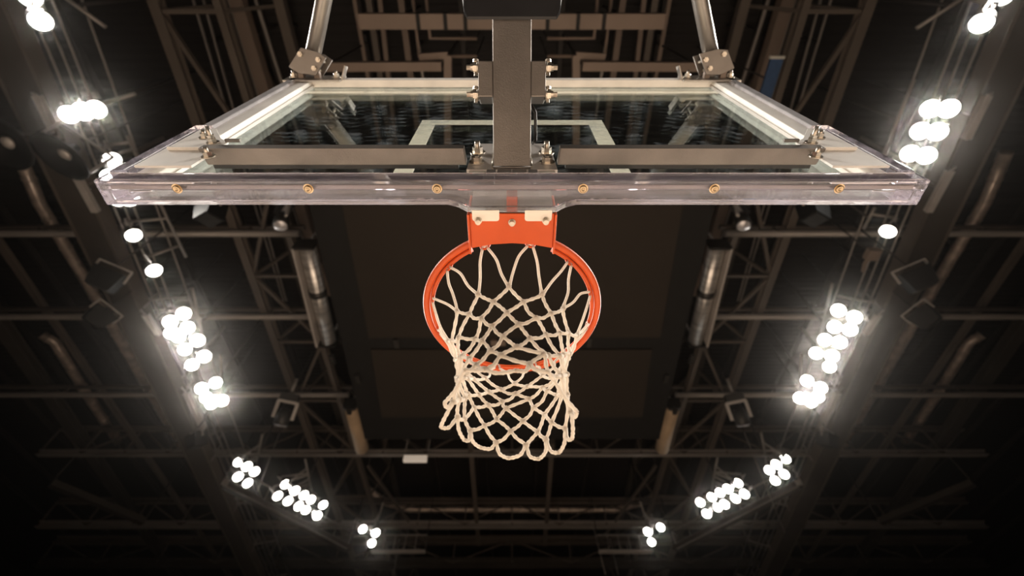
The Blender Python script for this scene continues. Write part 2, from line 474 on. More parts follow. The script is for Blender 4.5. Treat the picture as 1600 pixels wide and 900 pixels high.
# ---- cross trusses beyond the scoreboard
def cross_truss(py, py2, x0, x1, h, label, w=.2, mat='truss', bays=10):
    a, b = at_z(x0, py, h), at_z(x1, py, h)
    b.y = a.y
    up = Vector((0, 0, 1.6))
    t = thing('cross_truss', label, 'truss', a, 'cross trusses')
    MB().ibeam(a, b, w, w * 1.2).build('chord', M[mat], t)
    MB().ibeam(a + up, b + up, w, w).build('upper_chord', M['truss'], t)
    for k in range(bays):
        p = a.lerp(b, k / bays); q = a.lerp(b, (k + 1) / bays)
        if k % 2: MB().bar(p, q + up, .09, .09).build('diagonal', M['truss'], t)
        else: MB().bar(p + up, q, .09, .09).build('diagonal', M['truss'], t)
        MB().bar(p, p + up, .09, .09).build('post', M['truss'], t)
    for q in (a.lerp(b, .15), a.lerp(b, .85)):
        MB().bar(q + up, Vector((q.x, q.y, ZC)), .08, .08).build('hanger', M['dark'], t)
    return t
cross_truss(708, 0, 60, 1540, HT - .3, 'brown lattice truss crossing the hall right below the dark scoreboard', .26, 'pipe', 22)
cross_truss(820, 0, 60, 1540, HT - .3, 'brown lattice truss crossing the hall below the silver duct', .34, 'pipe', 20)
cross_truss(880, 0, 60, 1540, HT - .3, 'dark lattice truss crossing the hall along the bottom of the photo', .5, 'girder', 16)
for px0, px1, nm in ((735, 748, 'left'), (863, 851, 'right')):
    a, b = at_z(px0, 690, HT - .1), at_z(px1, 850, HT - .1)
    t = thing('roof_beam', 'straight brown roof beam running away behind the net, the %s one of the pair' % nm, 'beam', a, 'beams behind the net')
    MB().ibeam(a, b, .24, .3).build('flange', M['truss'], t)
    MB().cyl(a.lerp(b, .4), Vector((a.lerp(b, .4).x, a.lerp(b, .4).y, ZC)), .04, 6).build('hanger_rod', M['dark'], t)
for s, sd in SIDE:
    m = lambda x: mir(s, x)
    a, b = at_z(m(575), 728, HT - .1), at_z(m(665), 850, HT - .1)
    t = thing('brace_beam', 'thin dark brace slanting from the truss to the catwalk, %s of the net' % sd, 'beam', a, 'braces behind the net')
    MB().bar(a, b, .14, .14).build('flange', M['truss'], t)
    MB().cyl(a, Vector((a.x, a.y, ZC)), .03, 6).build('hanger_rod', M['dark'], t)
    a, b = at_z(m(580), 862, HG - .3), at_z(m(664), 862, HG - .3)
    t = thing('catwalk_walkway', 'short pale walkway with rails near the bottom edge, %s of the net' % sd, 'walkway', a, 'short walkways')
    MB().bar(a, b, .35, .1).build('deck_plate', M['pale'], t)
    MB().cyl(a + Vector((0, 0, 1)), b + Vector((0, 0, 1)), .04, 6).build('rail', M['pipe'], t)
    for k in range(6):
        c = a.lerp(b, k / 5); MB().bar(c, c + Vector((0, 0, 1)), .05, .05).build('rail_post', M['pipe'], t)
    for q in (a, b): MB().cyl(q, Vector((q.x, q.y, ZC)), .03, 6).build('hanger_rod', M['dark'], t)

# ---- dark scoreboard over the court
HS = 11.6
t = thing('scoreboard', 'huge black hanging scoreboard with two dark brown panels underneath', 'scoreboard', at_z(800, 500, HS))
def quad_box(pts, z0, z1, name, mat, par):
    v = [(p.x, p.y, CZ + z0) for p in pts] + [(p.x, p.y, CZ + z1) for p in pts]
    return MB().add(v, [(3,2,1,0), (4,5,6,7), (0,1,5,4), (1,2,6,5), (2,3,7,6), (3,0,4,7)]).build(name, M[mat], par)
quad_box([at_z(476, 292, HS), at_z(1124, 292, HS), at_z(1030, 686, HS), at_z(570, 686, HS)], HS, HS + .7, 'housing', 'matte', t)
quad_box([at_z(528, 285, HS), at_z(1072, 285, HS), at_z(1031, 526, HS), at_z(577, 526, HS)], HS - .06, HS, 'panel', 'panel', t)
quad_box([at_z(580, 545, HS), at_z(1018, 545, HS), at_z(1003, 650, HS), at_z(597, 650, HS)], HS - .06, HS, 'panel', 'panel', t)
for px in (772, 785):
    p = at_z(px, 533, HS); MB().box((p.x-.11, p.y-.11, p.z-.12), (p.x+.11, p.y+.11, p.z)).build('junction_box', M['beam'], t)
for px, py in ((520, 560), (545, 640), (560, 590), (1080, 560), (1055, 640), (1040, 590), (620, 535), (920, 533), (700, 668), (900, 668)):
    p = at_z(px, py, HS); MB().box((p.x-.08, p.y-.2, p.z-.1), (p.x+.08, p.y+.2, p.z)).build('bracket', M['lamp_body'], t)
for px, py in ((540, 340), (1060, 340), (600, 640), (1000, 640)):
    p = at_z(px, py, HS); MB().cyl((p.x, p.y, p.z + .7), (p.x, p.y, ZC), .05, 8).build('hanger_rod', M['dark'], t)

# ---- silver roller housings and beige sleeves beside the scoreboard
for s, sd in SIDE:
    m = lambda x: mir(s, x)
    a, b = at_z(m(480), 382, HG - .6), at_z(m(514), 534, HG - .6)
    t = thing('roller_housing', 'long silver roller housing with a pale edge plate along the %s of the scoreboard' % sd, 'housing', a, 'roller housings')
    MB().cyl(a, b, .27, 20).build('drum', M['silver'], t)
    sx = Vector((s * .36, 0, -.05))
    MB().bar(a + sx, b + sx, .06, .55).build('edge_plate', M['pale'], t)
    for q in (a, b): MB().bar(q + Vector((s*.4, 0, 0)), q - Vector((s*.3, 0, 0)), .08, .6).build('end_plate', M['lamp_body'], t)
    c = a.lerp(b, .45); d = (b - a).normalized()
    MB().cyl(c - d * .12, c + d * .12, .30, 20).build('collar', M['lamp_body'], t)
    for q in (a, b): MB().cyl(q, Vector((q.x, q.y, ZC)), .04, 6).build('hanger_rod', M['tube'], t)
    a, b = at_z(m(549), 634, HG - .6), at_z(m(566), 702, HG - .6)
    t = thing('beige_sleeve', 'beige rolled sleeve hanging at the lower %s corner of the scoreboard' % sd, 'sleeve', a, 'beige sleeves')
    MB().cyl(a, b, .30, 16).build('roll', M['beige'], t)
    MB().cyl(a - (b-a).normalized() * .15, a, .32, 16).build('end_cap', M['lamp_body'], t)
    for q in (a, b): MB().cyl(q, Vector((q.x, q.y, ZC)), .03, 6).build('hanger_rod', M['tube'], t)

# ---- beams seen above the backboard
t = thing('roof_beam', 'long pinkish-brown beam with black straps behind the top of the support arm', 'beam', at_z(563, 33, HG), 'beams over the backboard')
a, b = at_z(563, 33, HG), at_z(1036, 33, HG)
fl = MB().bar(a, b, .34, .34).build('flange', M['beam'], t)
for px in (655, 697, 728, 855, 902, 942):
    c = at_z(px, 33, HG); MB().bar(c - Vector((.05,0,0)), c + Vector((.05,0,0)), .37, .37).build('strap', M['strap'], fl)
for q in (a.lerp(b, .1), a.lerp(b, .9)): MB().cyl(q, Vector((q.x, q.y, ZC)), .04, 6).build('hanger_rod', M['dark'], t)
for s, sd in SIDE:
    m = lambda x: mir(s, x)
    a, b = at_z(m(508), 104, HG), at_z(m(690), 103, HG)
    t = thing('roof_beam', 'short brown beam just above the top %s corner of the backboard' % sd, 'beam', a, 'beams over the backboard')
    MB().bar(a, b, .22, .25).build('flange', M['beam'], t)
    for q in (a, b): MB().cyl(q, Vector((q.x, q.y, ZC)), .03, 6).build('hanger_rod', M['dark'], t)
    a, b = at_z(m(700), 86, HG + .2), at_z(m(700), 250, HG + .2)
    t = thing('roof_beam', 'upright-looking brown beam seen above and through the glass, %s of the arm' % sd, 'beam', a, 'beams over the backboard')
    MB().bar(a, b, .2, .2).build('flange', M['beam'], t)
    e = at_z(m(655), 89, HG + .2); MB().bar(a, e, .16, .16).build('side_arm', M['beam'], t)
    MB().cyl(a, Vector((a.x, a.y, ZC)), .03, 6).build('hanger_rod', M['dark'], t)
    rails = [(556, 10, 572, 100, .10, 'beam'), (577, 0, 592, 100, .16, 'truss'), (594, 0, 605, 100, .12, 'beam'), (627, 0, 640, 100, .16, 'beam'),
             (437, 0, 462, 95, .26, 'truss'), (372, 0, 415, 140, .34, 'beam'), (400, 0, 430, 95, .07, 'pipe'), (358, 0, 395, 120, .05, 'pipe'),
             (302, 0, 350, 160, .05, 'pipe'), (318, 0, 362, 160, .05, 'pipe'), (650, 40, 656, 85, .06, 'pipe')]
    where = ['fifth from the arm', 'fourth from the arm', 'third from the arm', 'nearest but one to the arm', 'broad one just outside the brace tube',
             'broad pinkish one beside the lattice truss', 'thin one between two broad ones', 'thin one next to the broad pinkish one', 'thinnest inside the lattice truss', 'inner thin one inside the lattice truss', 'nearest the arm']
    for (x0, y0, x1, y1, w, mt), wh in zip(rails, where):
        a, b = line_y(m(x0), y0, m(x1), y1, HD - .9)
        a, b = ext(a, b, a.y - 2.5, b.y + 9)
        t = thing('ceiling_rail', 'ceiling rail over the %s of the backboard, %s' % (sd, wh), 'rail', a, 'ceiling rails')
        MB().bar(a, b, w * 1.2, w * 1.2).build('channel', M[mt], t)
        for k in (.25, .75):
            c = a.lerp(b, k); MB().bar(c, Vector((c.x, c.y, ZC)), .06, .06).build('hanger', M['dark'], t)
    for k, (y, x0, x1, wh) in enumerate(((60, 672, 745, 'upper'), (88, 655, 745, 'lower'))):
        a, b = at_z(m(x0), y, HG + .6), at_z(m(x1), y, HG + .6)
        t = thing('conduit', 'thin bent conduit over the %s half of the backboard, the %s of two' % (sd, wh), 'conduit', a, 'roof conduits')
        MB().tube([a + Vector((0, -2, 0)), a, b], .045, 8).build('tube', M['beam'], t)
        MB().cyl(b, Vector((b.x, b.y, ZC)), .02, 6).build('hanger_rod', M['dark'], t)

# ---- blue banner at the upper right
a, b = at_z(1196, 104, HG - 1), at_z(1199, 150, HG - 1)
t = thing('blue_banner', 'small dark blue banner with white edge hanging above the right end of the backboard', 'banner', a)
p = at_z(1204, 126, HG - 1)
MB().box((p.x - .16, p.y - .5, p.z), (p.x + .16, p.y + .5, p.z + .06)).build('cloth', M['blue'], t)
MB().box((p.x - .18, p.y - .56, p.z - .01), (p.x + .18, p.y - .5, p.z + .08)).build('edge_band', M['white'], t)
MB().cyl((p.x, p.y, p.z + .05), (p.x, p.y, ZC), .02, 6).build('hanger_rod', M['dark'], t)

# ---- tube light hanging from the cross truss
p, q = at_z(631, 717, HG + .1), at_z(667, 717, HG + .1)
t = thing('tube_light', 'small glowing cream tube light hanging below the truss left of the net', 'light', p)
MB().bar(p, q, .2, .3).build('diffuser', M['tube_light'], t)
for c in (p, q): MB().cyl(c, Vector((c.x, c.y, ZC)), .02, 6).build('hanger_rod', M['pipe'], t)

# ---- loudspeakers and stage lights
def aim_matrix(p, target):
    d = (Vector(target) - Vector(p)).normalized()
    return d.to_track_quat('-Z', 'Y')
def copy_thing(proto_parts, name, label, cat, loc, rot, group, hang=None, scale=1.0):
    t = thing(name, label, cat, loc, group)
    t.rotation_mode = 'QUATERNION'; t.rotation_quaternion = rot; t.scale = (scale,) * 3
    for nm, me in proto_parts:
        o = bpy.data.objects.new(nm, me); COL.objects.link(o); o.parent = t
    return t
def hang(t, local):                           # a plumb rod from a tilted thing up to the roof
    mw = Matrix.LocRotScale(t.location, t.rotation_quaternion, t.scale); a = mw @ Vector(local)
    o = MB().cyl(a, (a.x, a.y, ZC), .03, 6).build('hanger_rod', M['dark'])
    o.parent = t; o.matrix_parent_inverse = mw.inverted()
def pmesh(name, mb, mat):
    me = mb.mesh(name); me.materials.append(M[mat]); return (name, me)
spk = [pmesh('cabinet', MB().prism([(-.42,-.3),(.42,-.3),(.55,.5),(-.55,.5)], 'y', -.4, .4), 'grille'),
       pmesh('grille', MB().box((-.36,-.34,-.34), (.36,.34,-.29)), 'lamp_body'),
       pmesh('bracket', MB().bar((-.6,0,.2), (-.6,0,.75), .08, .06).bar((.6,0,.2), (.6,0,.75), .08, .06).bar((-.62,0,.75), (.62,0,.75), .08, .06), 'pale')]
horn = [pmesh('cone', MB().lathe([(.10,.35),(.16,.2),(.62,-.12),(.70,-.16),(.70,-.2),(.60,-.18),(.14,.1),(.001,.12)], n=28), 'grille'),
        pmesh('driver', MB().lathe([(.001,.02),(.14,.0),(.17,-.05),(.10,-.1),(.001,-.12)], n=16), 'pale'),
        pmesh('bracket', MB().bar((-.66,0,-.1), (-.66,0,.7), .08, .05).bar((.66,0,-.1), (.66,0,.7), .08, .05).bar((-.68,0,.7), (.68,0,.7), .08, .05), 'pipe')]
head = [pmesh('head', MB().lathe([(.001,.3),(.16,.28),(.22,.1),(.24,-.2),(.2,-.26),(.001,-.27)], n=18), 'lamp_body'),
        pmesh('lens', MB().lathe([(.001,-.29),(.19,-.275),(.2,-.26)], n=18), 'polish'),
        pmesh('yoke', MB().bar((-.3,0,-.05), (-.3,0,.5), .1, .07).bar((.3,0,-.05), (.3,0,.5), .1, .07).bar((-.33,0,.5), (.33,0,.5), .12, .08), 'pale'),
        pmesh('base', MB().box((-.28,-.2,.54), (.28,.2,.78)), 'lamp_body'),
        pmesh('clamp', MB().cyl((0,0,.78), (0,0,1.3), .05, 8), 'pipe')]
for s, sd in SIDE:
    m = lambda x: mir(s, x)
    def put(parts, nm, label, cat, px, py, h, tx, ty, sc=1.0):
        if parts is spk: sc *= .78
        p = at_z(m(px), py, h)
        hang(copy_thing(parts, nm, label, cat, p, aim_matrix(p, (p.x + s * tx, p.y + ty, p.z - 5)), None, scale=sc), (0, 0, .7))
    if s < 0: put(horn, 'horn_loudspeaker', 'round black horn loudspeaker under the catwalk girder on the %s' % sd, 'loudspeaker', 103, 240, HG - 1.6, 1, 1)
    put(spk, 'loudspeaker', 'black box loudspeaker with pale bracket clipped to the catwalk girder, %s' % sd, 'loudspeaker', 163, 440, HG - 1.6, 2, 3)
    put(spk, 'loudspeaker', 'black box loudspeaker hanging outside the bright lamp bank on the %s' % sd, 'loudspeaker', 152, 498, HG - 1.6, 2, 1, .9)
    put(spk, 'loudspeaker', 'black box loudspeaker with pale back beyond the lowest lamp bank, %s' % sd, 'loudspeaker', 308, 690, HG - 1.6, -2, 3, .85)
    put(spk, 'loudspeaker', 'dark loudspeaker box hanging just below the %s end of the backboard' % sd, 'loudspeaker', 328, 335, HG - 1.6, -1, 2, .85)
    put(head, 'stage_light', 'black moving stage light below the backboard beside the %s roller housing' % sd, 'stage light', 440, 345, HG - .6, -1, 1)
    put(head, 'stage_light', 'silver-trimmed moving stage light hung from cables at the %s roof truss' % sd, 'stage light', 442, 652, HG - .9, 1, 3, 1.3)
p = at_z(14, 222, HG - 1.6)
hang(copy_thing(horn, 'horn_loudspeaker', 'round black horn loudspeaker cut by the left edge of the photo', 'loudspeaker', p, aim_matrix(p, (p.x, p.y + .01, 0)), None), (0, 0, .68))

# ---- small beige box on the right, rigging cables
p = at_z(1363, 397, HG - .4)
t = thing('junction_cabinet', 'small beige box with a bracket below the right end of the backboard', 'box', p)
MB().box((p.x-.2, p.y-.2, p.z-.12), (p.x+.2, p.y+.2, p.z+.12)).build('cabinet', M['beam'], t, .02)
q = at_z(1348, 425, HG - .4)
MB().tube([p, p.lerp(q, .6) + Vector((0,0,.1)), q], .06, 8).build('bracket_arm', M['beam'], t)
MB().cyl(p, Vector((p.x, p.y, ZC)), .03, 6).build('hanger_rod', M['dark'], t)
for x0, y0, x1, y1, lab in ((437,676,402,768,'slanting from the left stage light past the lowest lamps'), (1163,676,1226,832,'slanting from the right stage light past the lowest lamps'),
        (925,815,946,898,'dropping to the bottom edge right of the net, longer one'), (953,842,966,898,'dropping to the bottom edge right of the net, shorter one'), (624,842,615,898,'dropping to the bottom edge left of the net')):
    a, b = at_z(x0, y0, HT - .2), at_z(x1, y1, HG - 1.5)
    t = thing('rigging_cable', 'thin pale rigging cable ' + lab, 'cable', a, 'rigging cables')
    MB().cyl(a, b, .022, 6).build('wire', M['pipe'], t)
    MB().cyl(a, Vector((a.x, a.y, ZC - .012)), .02, 6).build('anchor', M['dark'], t)
# ---- floodlights
LR = .215
fl_lens = pmesh('front_glass', MB().lathe([(.001,-.005),(LR*.6,-.003),(LR,.01),(LR,.03),(.001,.031)], n=20), 'lens')
fl_body = pmesh('housing', MB().lathe([(LR+.02,-.03),(LR+.035,.0),(LR+.02,.05),(.2,.26),(.13,.34),(.10,.48),(.001,.49)], n=20), 'lamp_body')
fl_yoke = pmesh('yoke', MB().bar((-LR-.05,0,.02), (-LR-.05,0,.62), .06, .03).bar((LR+.05,0,.02), (LR+.05,0,.62), .06, .03).bar((-LR-.065,0,.62), (LR+.065,0,.62), .06, .03), 'pale')
fl_arm = pmesh('clamp', MB().cyl((0,0,.62), (0,0,.95), .04, 8), 'pipe')
spot_d = bpy.data.lights.new('floodlight_beam', 'SPOT')
spot_d.energy = SPOT_W; spot_d.color = LIGHT_COL; spot_d.spot_size = math.radians(80); spot_d.spot_blend = .9; spot_d.shadow_soft_size = LR
hot_d = spot_d.copy(); hot_d.energy = HOT_W; hot_d.spot_size = math.radians(60)
rear_d = hot_d.copy(); rear_d.energy = HOT_W * 1.8
ORD = ['first', 'second', 'third', 'fourth', 'fifth', 'sixth', 'seventh', 'eighth', 'ninth', 'tenth', 'eleventh']
banks = [
 ('in the pair at the upper left corner', [(47,-4),(64,33)]),
 ('in the blazing trio left of the top of the backboard', [(108,179),(130,174),(150,171)]),
 ('in the loose row past the left end of the backboard', [(175,250),(172,275),(186,312),(203,312),(209,368),(241,423)]),
 ('in the blazing bank left of the net', [(287,490),(266,503),(293,512),(279,526),(309,532),(289,546),(319,557),(300,570),(268,520)]),
 ('in the five-lamp cluster below the left blazing bank', [(337,598),(315,607),(322,621),(330,631),(347,626)]),
 ('in the clump at the end of the left catwalk', [(373,722),(386,729),(398,737),(372,745),(387,755)]),
 ('in the ten-lamp bank at the lower left', [(446,757),(434,775),(461,767),(450,783),(475,774),(486,781),(467,791),(478,797),(505,789),(496,806)]),
 ('in the three-lamp group left of centre at the bottom', [(567,827),(587,833),(581,849)]),
 ('in the pair at the upper right corner', [(1565,-6),(1533,37)]),
 ('in the blazing row right of the top of the backboard', [(1454,170),(1482,170),(1438,205),(1464,206),(1422,240),(1447,243)]),
 ('in the open beside the right cross pipe', [(1387,362)]),
 ('in the blazing bank right of the net', [(1310,485),(1335,496),(1304,511),(1328,515),(1289,531),(1312,535),(1275,552),(1300,556),(1296,573)]),
 ('in the cluster below the right blazing bank', [(1261,595),(1282,606),(1278,620),(1250,622),(1267,628)]),
 ('in the clump at the end of the right catwalk', [(1227,717),(1213,726),(1202,735),(1225,741),(1211,751)]),
 ('in the ten-lamp bank at the lower right', [(1153,755),(1137,764),(1125,770),(1112,777),(1094,785),(1163,772),(1149,779),(1132,788),(1121,793),(1104,803)]),
 ('in the three-lamp group right of centre at the bottom', [(1032,824),(1012,831),(1018,847)]),
]
def add_lamp(p, label, group, aim, beam=spot_d):
    t = copy_thing([fl_lens, fl_body, fl_yoke, fl_arm], 'floodlight', label, 'floodlight', p, aim_matrix(p, aim), group)
    l = bpy.data.objects.new('beam', beam); COL.objects.link(l); l.parent = t; l.location = (0, 0, -.06)
for where, pts in banks:
    pts = sorted(pts, key=lambda q: (q[1], q[0])); ps = []; tops = []
    for i, (px, py) in enumerate(pts):
        p = at_z(px, py, HL - .55 * (i % 2)); ps.append(p)
        lab = 'floodlight ' + where + (', %s from top' % ORD[i] if len(pts) > 1 else '')
        if 'blazing' in where: ai = (random.uniform(-.5, .5), 1.5 + random.uniform(-1, 1), 2.5)
        else: ai = (p.x * -.25 + random.uniform(-1, 1), 9 + p.y * .25 + random.uniform(-1, 1), 0); tops.append(p + aim_matrix(p, ai) @ Vector((0, 0, .92)))
        add_lamp(p, lab, 'floodlights ' + where, ai, hot_d if 'blazing' in where else spot_d)
    c = sum(ps, Vector()) / len(ps)
    y0 = min(p.y for p in ps) - .4; y1 = max(p.y for p in ps) + .4
    xs = sorted(p.x for p in ps)
    t = thing('lamp_bar', 'mounting bar of the floodlights ' + where, 'lamp frame', Vector((c.x, c.y, CZ + HL + .9)), 'floodlight frames')
    zz = CZ + HL + .92
    A, B = min(ps, key=lambda q: q.y).copy(), max(ps, key=lambda q: q.y).copy()
    A.z = B.z = zz; dv = (B - A).normalized() if (B - A).length > .1 else Vector((0, 1, 0)); A -= dv * .4; B += dv * .4
    MB().cyl(A, B, .05, 8).build('bar', M['pipe'], t)
    for q in tops:
        f_ = max(0, min(1, (q - A).dot(dv) / (B - A).length)); MB().cyl(q, A.lerp(B, f_), .05, 8).build('cross_bar', M['pipe'], t)
        MB().box(q - Vector((.07,.07,.05)), q + Vector((.07,.07,.05))).build('clamp_block', M['lamp_body'], t)
    MB().cyl(A.lerp(B, .5), Vector((*A.lerp(B, .5).xy, ZC)), .05, 8).build('hanger_rod', M['dark'], t)
# unseen floodlights continuing both rows, added to light the back of the board
for s, sd in SIDE:
    for i, (x, y) in enumerate(((15.5, .2), (15.5, -1.2), (15.4, -3.5), (15.6, -5.0), (15.6, -7.5), (15.5, -9.5))):
        add_lamp(Vector((s * x, y, CZ + HL)), 'unseen floodlight added on the %s catwalk behind the camera, %s from the backboard' % (sd, ORD[i]), 'added floodlights behind the camera', (s * .3, .6, 3.2), rear_d)

# ------------------------------------------------------------------ the basket
YB = .444                                     # back face of the glass
def Z(z): return z + CZ
bb = thing('glass_backboard', 'clear glass basketball backboard in a pale metal frame with clear edge padding', 'backboard', (0, YB, Z(.97)))
XO, XI = .930, .850
ZT, ZB = 2.118, .990
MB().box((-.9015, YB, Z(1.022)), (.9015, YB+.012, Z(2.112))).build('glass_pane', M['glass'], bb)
# frame
MB().box((-XO, YB-.031, Z(2.078)), (XO, YB-.001, Z(ZT))).build('top_rail', M['frame'], bb, .002)
MB().box((-XO, YB+.0125, Z(2.078)), (XO, YB+.024, Z(ZT))).build('front_trim', M['frame'], bb, .002)
MB().box((-.925, YB-.0265, Z(.9875)), (.925, YB-.013, Z(1.021))).build('bottom_rail', M['steel'], bb, .002)
for s in (-1, 1):
    x0, x1 = sorted((s*.902, s*XI)); MB().box((x0, YB-.030, Z(1.02)), (x1, YB-.001, Z(2.078))).build('side_flange', M['frame'], bb, .002)
    x0, x1 = sorted((s*.936, s*.9022)); MB().box((x0, YB-.040, Z(1.392)), (x1, YB-.001, Z(2.117))).build('side_channel', M['polish'], bb, .004)
    x0, x1 = sorted((s*.938, s*.926)); MB().box((x0, YB, Z(1.392)), (x1, YB+.03, Z(2.117))).build('side_trim', M['polish'], bb, .003)
    x0, x1 = sorted((s*.852, s*.846)); MB().box((x0, YB-.012, Z(1.03)), (x1, YB-.001, Z(2.076))).build('glazing_bead', M['pale'], bb, .001)
    # corner plate and its bolts
    cpl = MB().prism([(s*.765, Z(1.045)), (s*.9015, Z(1.045)), (s*.9015, Z(1.34)), (s*.86, Z(1.34)), (s*.80, Z(1.25)), (s*.765, Z(1.22))], 'y', YB-.047, YB-.0405).build('corner_plate', M['frame'], bb, .0015)
    # lower rail on the back, with its end tab
    x0, x1 = sorted((s*.800, s*.124)); 
    MB().prism([(s*.800, YB-.056), (s*.124, YB-.056), (s*.118, YB-.012), (s*.790, YB-.012)], 'z', Z(1.141), Z(1.170)).build('back_rail', M['steel'], bb, .002)
    x0, x1 = sorted((s*.885, s*.80)); MB().box((x0, YB-.056, Z(1.150)), (x1, YB-.0475, Z(1.160))).build('rail_tab', M['frame'], bb, .001)
    x0, x1 = sorted((s*.78, s*.14)); MB().box((x0, YB-.011, Z(1.146)), (x1, YB-.0005, Z(1.166))).build('rail_pad', M['black'], bb)
    def bolt(par, p, d, r=.011, l=.03, stud=.03, mat='bolt'):
        p = Vector(p); d = Vector(d).normalized(); mb = MB()
        mb.cyl(p, p + d*.003, r*1.75, 16); mb.tube_flat(p + d*.003, p + d*(.003+r*1.1), r*1.15, 6)
        if stud: mb.cyl(p, p + d*(.003 + r*1.1 + stud), r*.6, 10)
        if stud > .02: mb.tube_flat(p + d*(.004+r*1.1), p + d*(.004+r*1.9), r*1.05, 6)
        return mb.build('bolt', M[mat], par)
    for x, z, st in ((.80, 1.21, .03), (.755, 1.105, .012), (.845, 1.255, .008)):
        bolt(cpl, (s*x, YB-.047, Z(z)), (0, -1, 0), .0095, stud=st)
    MB().box((min(s*.73, s*.77), YB-.055, Z(1.215)), (max(s*.73, s*.77), YB-.047, Z(1.222))).build('clip', M['steel'], bb)
# pad: U-shaped clear sleeve round the lower edge, thicker at the middle
def pad_bottom():
    xs = [-.948, -.15, -.125, -.105, .105, .125, .15, .948]
    fr = [0, 0, .006, .016, .016, .006, 0, 0]; dn = [0, 0, .002, .005, .005, .002, 0, 0]
    v = []; f = []
    for x, e, q in zip(xs, fr, dn):
        y0, y1 = YB-.041, YB+.021+e; z0, z1 = Z(.971-q), Z(1.020)
        v += [(x,y0,z0),(x,y1,z0),(x,y1,z1),(x,YB-.012,z1),(x,YB-.012,Z(.986)),(x,YB-.0275,Z(.986)),(x,YB-.0275,z1),(x,y0,z1)]
    n = 8
    for i in range(len(xs)-1):
        for k in range(n):
            l = (k+1) % n; f.append((i*n+k, i*n+l, (i+1)*n+l, (i+1)*n+k))
    f.append(tuple(range(n))); f.append(tuple(reversed(range((len(xs)-1)*n, len(xs)*n))))
    return MB().add(v, f)
pb = pad_bottom().build('edge_pad', M['pad'], bb, .004)
pb['label'] = 'clear plastic pad sleeve along the lower edge'
for s in (-1, 1):
    x0, x1 = sorted((s*.9365, s*.975))
    mb = MB().prism([(s*.9035, YB-.044), (s*.948, YB-.044), (s*.948, YB+.021), (s*.9035, YB+.021)], 'z', Z(1.0215), Z(1.385))
    o = mb.build('side_pad', M['pad'], bb, .005); o['label'] = 'clear plastic pad on the side edge'
for px in (277, 482, 683, 911, 1116, 1311):
    p = at_z(px, 294.5, .971)
    p.z = Z(.971)
    mb = MB().cyl(p, p - Vector((0,0,.0015)), .0115, 20).lathe([(.0085,-.0015),(.0085,-.005),(.006,-.0062),(.0042,-.0062),(.0038,-.003),(.001,-.003)], p, 20)
    mb.build('pad_screw', M['brass'], pb)
# painted target rectangle
tz0, tz1, tx = 1.100, 1.636, .315
for a, b in (((-tx, tz1-.052), (tx, tz1)), ((-tx, tz0), (tx, tz0+.04)), ((-tx, tz0+.04), (-tx+.052, tz1-.052)), ((tx-.052, tz0+.04), (tx, tz1-.052))):
    MB().box((a[0], YB+.0122, Z(a[1])), (b[0], YB+.0135, Z(b[1]))).build('target_line', M['white'], bb)
# centre mount plate with bolts
mpl = MB().prism([(-.115, Z(1.100)), (.115, Z(1.100)), (.108, Z(1.300)), (-.108, Z(1.300))], 'y', YB-.016, YB-.004).build('mount_plate', M['pale'], bb, .0015)
for s in (-1, 1):
    bolt(mpl, (s*.094, YB-.016, Z(1.222)), (0, -1, 0), .012, stud=.016)
    bolt(mpl, (s*.092, YB-.016, Z(1.150)), (0, -1, 0), .0115, stud=.004)
    MB().box((min(s*.108, s*.068), YB-.014, Z(1.080)), (max(s*.108, s*.068), YB-.003, Z(1.0985))).build('spacer', M['cream'], bb)
    MB().box((min(s*.062, s*.040), YB-.026, Z(1.0215)), (max(s*.062, s*.040), YB-.002, Z(1.075))).build('spacer', M['steel'], bb)
    MB().box((min(s*.036, s*.001), YB-.020, Z(1.0215)), (max(s*.036, s*.001), YB-.010, Z(1.09))).build('spacer', M['tube'], bb)

# support arm
A0 = Vector((0, .425, Z(1.105))); A1 = Vector((0, .110, Z(1.276)))
ad = (A1 - A0).normalized(); an = Vector((1,0,0)).cross(ad).normalized()
if an.z < 0: an = -an
arm = thing('support_arm', 'square brown-grey steel arm rising from the centre of the backboard', 'support arm', (0, A1.y, A1.z))
HW = .0475
def armbox(x0, x1, t0, t1, n0, n1):
    v = []
    for t in (t0, t1):
        for x, n in ((x0, n0), (x1, n0), (x1, n1), (x0, n1)): v.append(Vector((x,0,0)) + Vector((0, A0.y, A0.z)) + ad*t + an*n)
    return MB().add(v, [(0,1,2,3), (7,6,5,4), (4,5,1,0), (5,6,2,1), (6,7,3,2), (7,4,0,3)])
AL = (A1 - A0).length
# the beam starts on the mount plate, cut upright
v = []
for x in (-HW, HW):
    v += [(x, .4275, A0.z), (x, .4275, A0.z + .12)]
    e = A1 + ad*.10; v += [(x, e.y, e.z), (x, (e + an*.10).y, (e + an*.10).z)]
MB().add(v, [(0,1,3,2), (4,6,7,5), (0,2,6,4), (1,5,7,3), (0,4,5,1), (2,3,7,6)]).build('beam', M['steel'], arm, .004)
MB().tube([(-HW, .424, A0.z-.001), (HW, .424, A0.z-.001)], .004, 8).build('weld', M['steel'], arm)
for s in (-1, 1): MB().tube([(s*(HW+.001), .424, A0.z), (s*(HW+.001), .424, A0.z+.1)], .004, 8).build('weld', M['bolt'], arm)
def tpos(py):   # distance along the arm of a photo row
    d = ray(800, py); # solve A0+ad*t on the ray plane
    k = d.z / d.y; y0, z0 = A0.y, A0.z - CZ
    return (k*y0 - z0) / (ad.z - k*ad.y)
t0, t1 = tpos(151), tpos(94)
